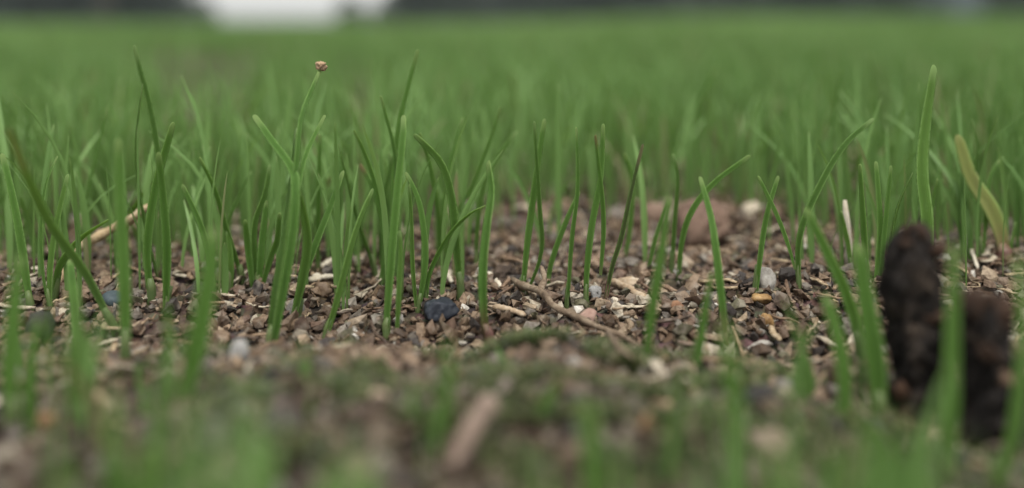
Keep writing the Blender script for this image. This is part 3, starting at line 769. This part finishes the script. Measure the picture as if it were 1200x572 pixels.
stone('fragment', 'small orange fragment beside the tan chips left of centre', 'fragment', 385, 324, 15, 12, 'orange', .8, 17, 3, .3)
stone('fragment', 'blurred rust-red fragment in the lower left foreground', 'fragment', 38, 515, 40, 38, 'rust', .8, 18, 3, .3)
stone('fragment', 'blurred orange fragment on the bottom soil left of centre', 'fragment', 446, 522, 22, 20, 'rust', .8, 19, 3, .3)
stone('fragment', 'orange-brown fragment between mossy patches at the bottom', 'fragment', 757, 512, 26, 34, 'rust', .7, 20, 3, .3)
stone('fragment', 'soft orange crumb just right of the soft-focus pointed leaf', 'fragment', 780, 428, 18, 14, 'rust', .8, 21, 3, .3)
stone('bark_chip', 'cream-coloured blurred chip in the central foreground', 'bark chip', 440, 482, 38, 28, 'chip', .7, 22, 3, .35)
stone('bark_chip', 'dark curled bark chip behind the upright folded leaf', 'bark chip', 594, 332, 40, 28, 'dark_twig', .5, 23, 4, 1.0, .2, .5, 8)
stone('bark_chip', 'cream chip touching the orange fragment', 'bark chip', 371, 330, 16, 12, 'cream', .7, 24, 3, .4)
stone('pebble', 'pale grey stone in the grit below the big tuft', 'pebble', 345, 372, 22, 26, 'pale', .8, 25, 3, .35)
stone('pebble', 'blurred grey stone in the left foreground soil', 'pebble', 276, 430, 28, 40, 'pitted', .8, 26, 3, .3)
stone('pebble', 'pale blurred spot of stone at the right behind the second stump', 'pebble', 1153, 432, 20, 22, 'pale', .8, 27, 3, .2)
stone('pebble', 'blurred whitish stone in front of the golden grain', 'pebble', 920, 462, 24, 22, 'pale', .8, 28, 3, .3)
stone('soil_clod', 'black blurred clod in the foreground right of centre', 'clod', 893, 480, 44, 36, 'black', .8, 29, 3, .4)
stone('soil_clod', 'tan clod at the bottom between the two blurred leaves', 'clod', 905, 545, 60, 46, 'pink_wood', .8, 30, 3, .35)
stone('bark_chip', 'curled tan bark chip right of the purplish leaf', 'bark chip', 736, 338, 40, 16, 'chip', .5, 31, 3, .5)
stone('bark_chip', 'cream crumb in the grit under the purplish leaf', 'bark chip', 722, 356, 12, 10, 'cream', .8, 32, 2, .3)
stone('bark_chip', 'cream crumb beside the reddish brown grain', 'bark chip', 813, 360, 13, 10, 'cream', .8, 33, 2, .3)
stone('bark_chip', 'cream chip at the left edge near the straw', 'bark chip', 42, 322, 18, 12, 'cream', .6, 34, 3, .4)

stick('straw_piece', 'knobbly dry straw leaning up to the right behind the leaves at the left', 'straw', [(70, 333, -.0002), (90, 326, .0042), (112, 322, .0056), (132, 319, .0068), (152, 318, .0080), (174, 316, .0102)], 12, 'straw', 1, taper=.95)
stick('straw_piece', 'tan straw stub at the left edge of the photo', 'straw', [(-6, 306), (8, 303), (18, 299)], 12, 'straw', 3)
stick('straw_piece', 'pale forked husk lying beside the bright leaning leaf', 'straw', [(376, 318, .0004), (386, 316, .0010), (397, 312, .0016)], 8, 'cream', 4)
stick('straw_piece', 'long pale chip lying under the orange fragment', 'straw', [(362, 333, .0002), (380, 330, .0004), (402, 331, .0004)], 11, 'cream', 5, flat_k=.6)
stick('straw_piece', 'brown sliver left of the orange fragment', 'straw', [(330, 322, .0004), (350, 321, .0004), (368, 327, .0003)], 10, 'chip', 6)
stick('straw_piece', 'tan slab of wood right of the upright folded leaf', 'straw', [(578, 366, .0004), (598, 371, .0006), (616, 377, .0003)], 12, 'chip', 7, flat_k=.7)
stick('straw_piece', 'white splinter leaning behind the upright folded leaf', 'straw', [(572, 328, .0004), (579, 332, .0005), (588, 342, .0002)], 9, 'cream', 8)
stick('straw_piece', 'short white splinter close behind the bent thick leaf', 'straw', [(524, 326, .0006), (529, 335, .0003)], 8, 'cream', 9)
stick('straw_piece', 'pale rootlet lying in the grit beneath the sharp curved leaf', 'straw', [(205, 327, .0006), (220, 331, .0008), (236, 329, .0004)], 4, 'cream', 10)
stick('straw_piece', 'tan twiglet ending in a grey knob right of the purplish leaf', 'straw', [(716, 338, .0010), (735, 346, .0008), (758, 356, .0002)], 8, 'chip', 11, taper=1.3)
stick('straw_piece', 'pinkish blurred stick lying in the central foreground', 'stick', [(576, 492, .001), (553, 525, .001), (528, 566, .0005)], 30, 'pink_wood', 12)
stick('straw_piece', 'yellowish blurred leaf stub in the lower left foreground', 'stick', [(88, 462, .001), (108, 478, .001), (132, 492, .0004)], 20, 'chip', 13)
stick('straw_piece', 'curved yellow rootlet at the foot of the withered leaf', 'straw', [(1120, 300, .0010), (1135, 302, .0018), (1146, 318, .0002)], 6, 'cream', 14)
stick('straw_piece', 'fine pale rootlet beside the small light green stub', 'straw', [(270, 338, .0006), (280, 334, .0010), (290, 327, .0012)], 3.5, 'cream', 15)

# the forked dark twig and the long fallen twig
def twig(label, cat, main, wpx, mat, forks, seed, name='twig', branch='branch'):
    root = stick(name, label, cat, main, wpx, mat, seed)
    for i, (pts, w) in enumerate(forks):
        o = stick(branch, None, None, pts, w, mat, seed + i + 50)
        o.location = o.location - root.location; o.parent = root
    return root
twig('small dark forked twig lying behind the S-curved tall leaf', 'twig', [(672, 301, .0018), (690, 302, .0020), (712, 299, .0022)], 7, 'dark_twig', [([(688, 303, .0019), (680, 311, .0012), (673, 320, .0004)], 8), ([(670, 301, .0016), (664, 306, .0008), (658, 312, .0004)], 6)], 61)
twig('long grey-brown twig fallen across the grit, reaching the mossy mound', 'twig', [(600, 334, .0006), (613, 347, .0012), (634, 358, .0018), (650, 374, .0014), (676, 392, .0022), (694, 402, .0022), (720, 411, .0022), (752, 420, .0016)], 9, 'twig', [([(632, 358, .0017), (638, 352, .0030), (634, 346, .0042)], 9), ([(712, 410, .0022), (722, 424, .0018), (742, 436, .0012)], 8)], 62)

# dark pit of the pinkish pebble
pk = [o for o in bpy.data.objects if o.get('label', '').startswith('pinkish pebble')][0]
V, Fc = lump(2, 77, .2); s = px_size(pk.location)
o = link('pit', np_mesh('pit', V * np.array([4 * s, 2 * s, 4 * s]), Fc, M['pit'], True), pk, (-.5 * s, -10 * s, 1 * s))

# seed husk on the tallest tip of the big tuft
yb = tuft_husk.location.y + .013; hp = at_y(376, 77, yb); s = px_size(hp)
V, Fc = lump(3, 95, .9, 3.4, 4)
hk = link('seed_husk', np_mesh('seed_husk', V * np.array([5.5 * s, 5 * s, 5.5 * s]), Fc, M['husk'], True), None, hp, (.2, .4, .3))
tag(hk, 'tiny pinkish brown seed husk stuck on the tip of the tall tuft', 'seed husk')
for i, (dx, dz) in enumerate(((5, -3), (-5, 2), (3, 5))):
    v, f = tube([(0, 0, 0), (dx * .6 * s, -2 * s, dz * .6 * s), (dx * 1.3 * s, -3 * s, dz * 1.2 * s)], [2.2 * s, 2 * s, .6 * s], 6, .2, i)
    link('scale', np_mesh('scale', v, f, M['husk'], True), hk)

# pale upright straw stub on the right
yb = hit(994, 318); q = yb.copy(); s = px_size(q)
v, f = tube([(0, 0, -.001), (.0001, 0, .004), (-.0003, 0, .0085), (-.0006, 0, .0118)], [4.5 * s, 4.6 * s, 4 * s, 2.2 * s], 8, .12, 5)
tag(link('straw_piece', np_mesh('straw_piece', v, f, M['cream'], True), None, q), 'pale straw stub standing upright left of the short leaf fan', 'straw')

# two stumps of dark peat on the right
def stump(label, px, py, wpx, hpx, seed, lean, depth=.8):
    p = hit(px, py); s = px_size(p); root = bpy.data.objects.new('peat_stump', None); col.objects.link(root); root.location = p
    root.empty_display_size = .003
    tag(root, label, 'peat stump')
    rr = np.random.RandomState(seed); rings, sides = 64, 60; V, Fc = [], []
    H = hpx * s; Rd = wpx * s / 2
    for i in range(rings):
        t = i / (rings - 1)
        for k in range(sides):
            a = 2 * math.pi * k / sides
            nz = vnoise(3 + math.cos(a) * 1.7 + t * 1.3, 7 + math.sin(a) * 1.7 + t * 4.5, seed) - .5
            n2 = vnoise(3 + math.cos(a) * 4.6 - t * 3.0, 7 + math.sin(a) * 4.6 + t * 13, seed + 1) - .5
            n3 = vnoise(math.cos(a) * 9 + t * 5, math.sin(a) * 9 + t * 26, seed + 2) - .5
            rad = Rd * (1.0 + .65 * nz + .50 * n2 + .45 * n3) * (1.04 - .32 * max(0, t - .45) / .55) * (1 if t < .82 else math.sqrt(max(.02, 1 - ((t - .82) / .18) ** 2 * .85)))
            V.append((math.cos(a) * rad + lean * H * t + Rd * .25 * math.sin(t * 5 + seed), math.sin(a) * rad * depth, -.0015 + (H + .0015) * t + Rd * .9 * (nz + .6 * n2) * t * t))
    for i in range(rings - 1):
        for k in range(sides):
            k2 = (k + 1) % sides; A, B, C, D = i * sides + k, i * sides + k2, (i + 1) * sides + k2, (i + 1) * sides + k
            Fc += [(A, B, C), (A, C, D)]
    c = len(V); V.append((lean * H, 0, H * .985))
    Fc += [((rings - 1) * sides + k, (rings - 1) * sides + (k + 1) % sides, c) for k in range(sides)]
    link('body', np_mesh('peat_body', V, Fc, M['char'], True), root)
    return root, H, Rd
st, H, Rd = stump('tall dark peat stump with a rusty brown crumbling top, at the right', 1072, 482, 66, 212, 51, .0)
for i, (fx, fy, fz, k) in enumerate(((-.1, -.1, 1.0, .40), (.3, .1, .97, .34), (.75, -.2, .90, .36), (.95, -.1, .80, .26), (-.45, -.3, .94, .28))):
    V, Fc = lump(3, 140 + i, .5, 2.0, 5)
    link('crumbling_top', np_mesh('crumbling_top', V * Rd * k * np.array([1, .8, .7]), Fc, M['char_rim'], True), st, (fx * Rd, fy * Rd, fz * H))
for i, (fx, fz, k) in enumerate(((-.75, .16, .30), (.35, .55, .32), (-.55, .04, .35))):
    V, Fc = lump(3, 150 + i, .5, 2.0, 5)
    link('rusty_crumb', np_mesh('rusty_crumb', V * Rd * k, Fc, M['char_rim'], True), st, (fx * Rd, -.62 * Rd, fz * H))
st, H, Rd = stump('lower crumbling dark brown peat lump, right behind the large blurred leaf', 1155, 520, 66, 168, 57, .05)
for i, (fx, fz, k) in enumerate(((-.3, .98, .6), (.4, .93, .5), (-.2, .70, .4), (.3, .5, .35))):
    V, Fc = lump(3, 160 + i, .5, 2.0, 5)
    link('rusty_crumb', np_mesh('rusty_crumb', V * Rd * k, Fc, M['char_rim' if i < 3 else 'bark'], True), st, (fx * Rd, (-.1 if i < 2 else -.6) * Rd, fz * H))

# ------------------------------------------------------------------ far trees, out of focus along the top edge
def leaf_mat(name, a, b):
    m, nt, out = new_mat(name)
    at = nt.nodes.new('ShaderNodeAttribute'); at.attribute_name = 'tone'
    sep = nt.nodes.new('ShaderNodeSeparateColor'); nt.links.new(at.outputs['Color'], sep.inputs[0])
    leafy(nt, out, mixc(nt, sep.outputs[0], a, b), .6, .2)
    return m
M['leaf_dark'] = leaf_mat('dark_tree_foliage', (.040, .056, .044), (.074, .092, .068))
M['leaf_green'] = leaf_mat('shrub_foliage', (.040, .065, .030), (.075, .105, .048))
M['trunk'] = rough_mat('tree_bark', [(.32, (.045, .036, .03)), (.68, (.13, .105, .085))], 9, .8, .9, .02)
M['shed'] = rough_mat('blue_grey_boards', [(.32, (.16, .19, .22)), (.68, (.22, .25, .28))], 3, .2, .8, .004)
M['shed_roof'] = rough_mat('dark_roof_felt', [(.32, (.05, .05, .055)), (.68, (.09, .09, .095))], 5, .3, .9, .004)

def crown_mesh(seed, rx, rz, z0, n, leaf, mat, low=True):
    r2 = np.random.RandomState(seed); V, T = [], []
    K = 70; cl = r2.normal(size=(K, 3)); cl /= np.linalg.norm(cl, axis=1)[:, None]
    cl *= (r2.uniform(.3, 1, (K, 1)) ** .4) * np.array([rx, rx * .8, rz]); cl[:, 2] += z0 + rz
    if low:
        q = K * 2 // 3; cl[:q, 2] = r2.uniform(.05, z0 + rz * .6, q); cl[:q, 0] = r2.uniform(-1, 1, q) * rx
    for c in cl:
        m = n // K; p = c + r2.normal(0, rx * .16, (m, 3)); p[:, 2] = np.maximum(p[:, 2], .03)
        a = r2.normal(size=(m, 3)); a /= np.linalg.norm(a, axis=1)[:, None]; b = np.cross(a, r2.normal(size=(m, 3))); b /= np.linalg.norm(b, axis=1)[:, None]
        s = (leaf * r2.uniform(.6, 1.3, m))[:, None]
        V.append(np.stack([p - a * s, p + b * s * .5, p + a * s, p - b * s * .5], 1).reshape(-1, 3)); T.append(np.repeat(np.clip(r2.uniform(.1, .9) + r2.normal(0, .2, m), 0, 1), 4))
    V = np.concatenate(V); T = np.concatenate(T); t3 = np.stack([T, T, T], -1)
    return np_mesh('crown', V, np.arange(len(V)).reshape(-1, 4), mat, False, tone=t3)
CROWN = {k: crown_mesh(*a) for k, a in {'big': (1, 2.2, 2.6, 1.2, 6400, .24, M['leaf_dark']), 'wide': (2, 2.7, 2.2, .8, 6400, .24, M['leaf_dark']),
                                       'shrub': (3, 1.0, .8, .1, 2800, .10, M['leaf_green']), 'high': (4, 2.0, 2.0, 2.2, 4200, .16, M['leaf_dark'], False)}.items()}
def trunk_mesh(h, r, seed):
    return np_mesh('trunk', *tube([(0, 0, -.1), (.03, 0, h * .3), (-.04, .03, h * .65), (.02, 0, h)], [r * 1.25, r, r * .85, r * .5], 10, .1, seed), M['trunk'], True)
TRUNK = {'big': trunk_mesh(3.6, .16, 1), 'wide': trunk_mesh(2.8, .16, 2), 'shrub': trunk_mesh(.9, .04, 3), 'high': trunk_mesh(3.2, .20, 4)}
def tree(kind, label, px, dist, scale, rz, name='tree'):
    r = ray(px, Y_HOR); k = dist / r.y
    o = bpy.data.objects.new(name, None); col.objects.link(o); o.location = (r.x * k, dist, float(ground(r.x * k, dist))); o.rotation_euler.z = rz; o.scale = (scale,) * 3
    tag(o, label, 'tree' if name == 'tree' else 'shrub', 'blurred trees along the far edge of the lawn' if name == 'tree' else None)
    link('crown', CROWN[kind], o); t = link('trunk', TRUNK[kind], o)
tree('wide', 'dark blurred tree filling the top left corner', 20, 27, 1.0, .4)
tree('big', 'dark blurred tree left of the bright sky gap', 160, 27, .92, 1.9)
tree('high', 'blurred tree whose bare brown trunk shows at the upper left', 122, 24, .9, .3)
tree('shrub', 'small dark shrub standing inside the bright sky gap', 412, 30, .55, 1.0, 'shrub')
tree('shrub', 'low dark shrub at the left rim of the bright sky gap', 238, 29, .5, 2.0, 'shrub')
tree('shrub', 'low dark shrub at the right rim of the bright sky gap', 458, 31, .6, 3.0, 'shrub')
tree('big', 'dark blurred tree just right of the bright sky gap', 512, 30, .62, 2.5)
tree('big', 'low dark tree set far back between the two sky gaps', 585, 40, .62, .7)
tree('wide', 'dark blurred tree right of the narrow second sky gap', 690, 28, .95, 3.4)
tree('big', 'dark blurred tree above the centre right of the lawn', 770, 27, 1.0, .9)
tree('wide', 'dark blurred tree above the clay clod, along the top edge', 868, 28, 1.0, 5.1)
tree('big', 'dark blurred tree left of the pale shed wall', 985, 27, 1.05, 4.2)
tree('wide', 'dark blurred tree in the top right corner', 1250, 27, .85, 2.2)
tree('wide', 'dark blurred tree behind the others, left of the shed', 1050, 33, .8, 1.2)
tree('big', 'dark blurred tree set back behind the top left corner', 85, 33, 1.0, 1.2)
tree('big', 'dark blurred tree set back at the top, right of centre', 930, 33, 1.1, 3.2)
tree('wide', 'dark blurred tree set back at the top, above the tall S-curved leaf', 725, 34, .9, 3.9)

def box(name, lo, hi, mat, parent):
    x0, y0, z0 = lo; x1, y1, z1 = hi
    V = [(x0, y0, z0), (x1, y0, z0), (x1, y1, z0), (x0, y1, z0), (x0, y0, z1), (x1, y0, z1), (x1, y1, z1), (x0, y1, z1)]
    Fc = [(0, 3, 2, 1), (4, 5, 6, 7), (0, 1, 5, 4), (1, 2, 6, 5), (2, 3, 7, 6), (3, 0, 4, 7)]
    return link(name, np_mesh(name, V, Fc, M[mat]), parent)
r = ray(1125, Y_HOR); k = 31 / r.y
sh = bpy.data.objects.new('shed', None); col.objects.link(sh); sh.location = (r.x * k, 31, float(ground(r.x * k, 31)))
tag(sh, 'blurred blue-grey shed wall showing between the trees at the top right', 'shed')
for i in range(12): box('board', (-1.5 + i * .25, -.02 + .006 * (i % 2), -.05), (-1.5 + i * .25 + .244, .03, 2.1), 'shed', sh)
box('wall', (-1.5, .032, -.05), (1.5, 2.2, 2.09), 'shed', sh)
box('roof', (-1.65, -.2, 2.102), (1.65, 2.4, 2.22), 'shed_roof', sh)

# ------------------------------------------------------------------ the damp air between here and the trees
m = bpy.data.materials.new('damp_air'); m.use_nodes = True
nt = m.node_tree; nt.nodes.clear(); out = nt.nodes.new('ShaderNodeOutputMaterial')
pv = nt.nodes.new('ShaderNodeVolumePrincipled'); pv.inputs['Color'].default_value = (.86, .93, .94, 1); pv.inputs['Density'].default_value = .0020
nt.links.new(pv.outputs[0], out.inputs['Volume']); M['air'] = m
tag(box('haze', (-45, -6, -1.2), (45, 46, 9.5), 'air', None), 'thin damp haze over the lawn and the far trees', 'haze', kind='stuff')
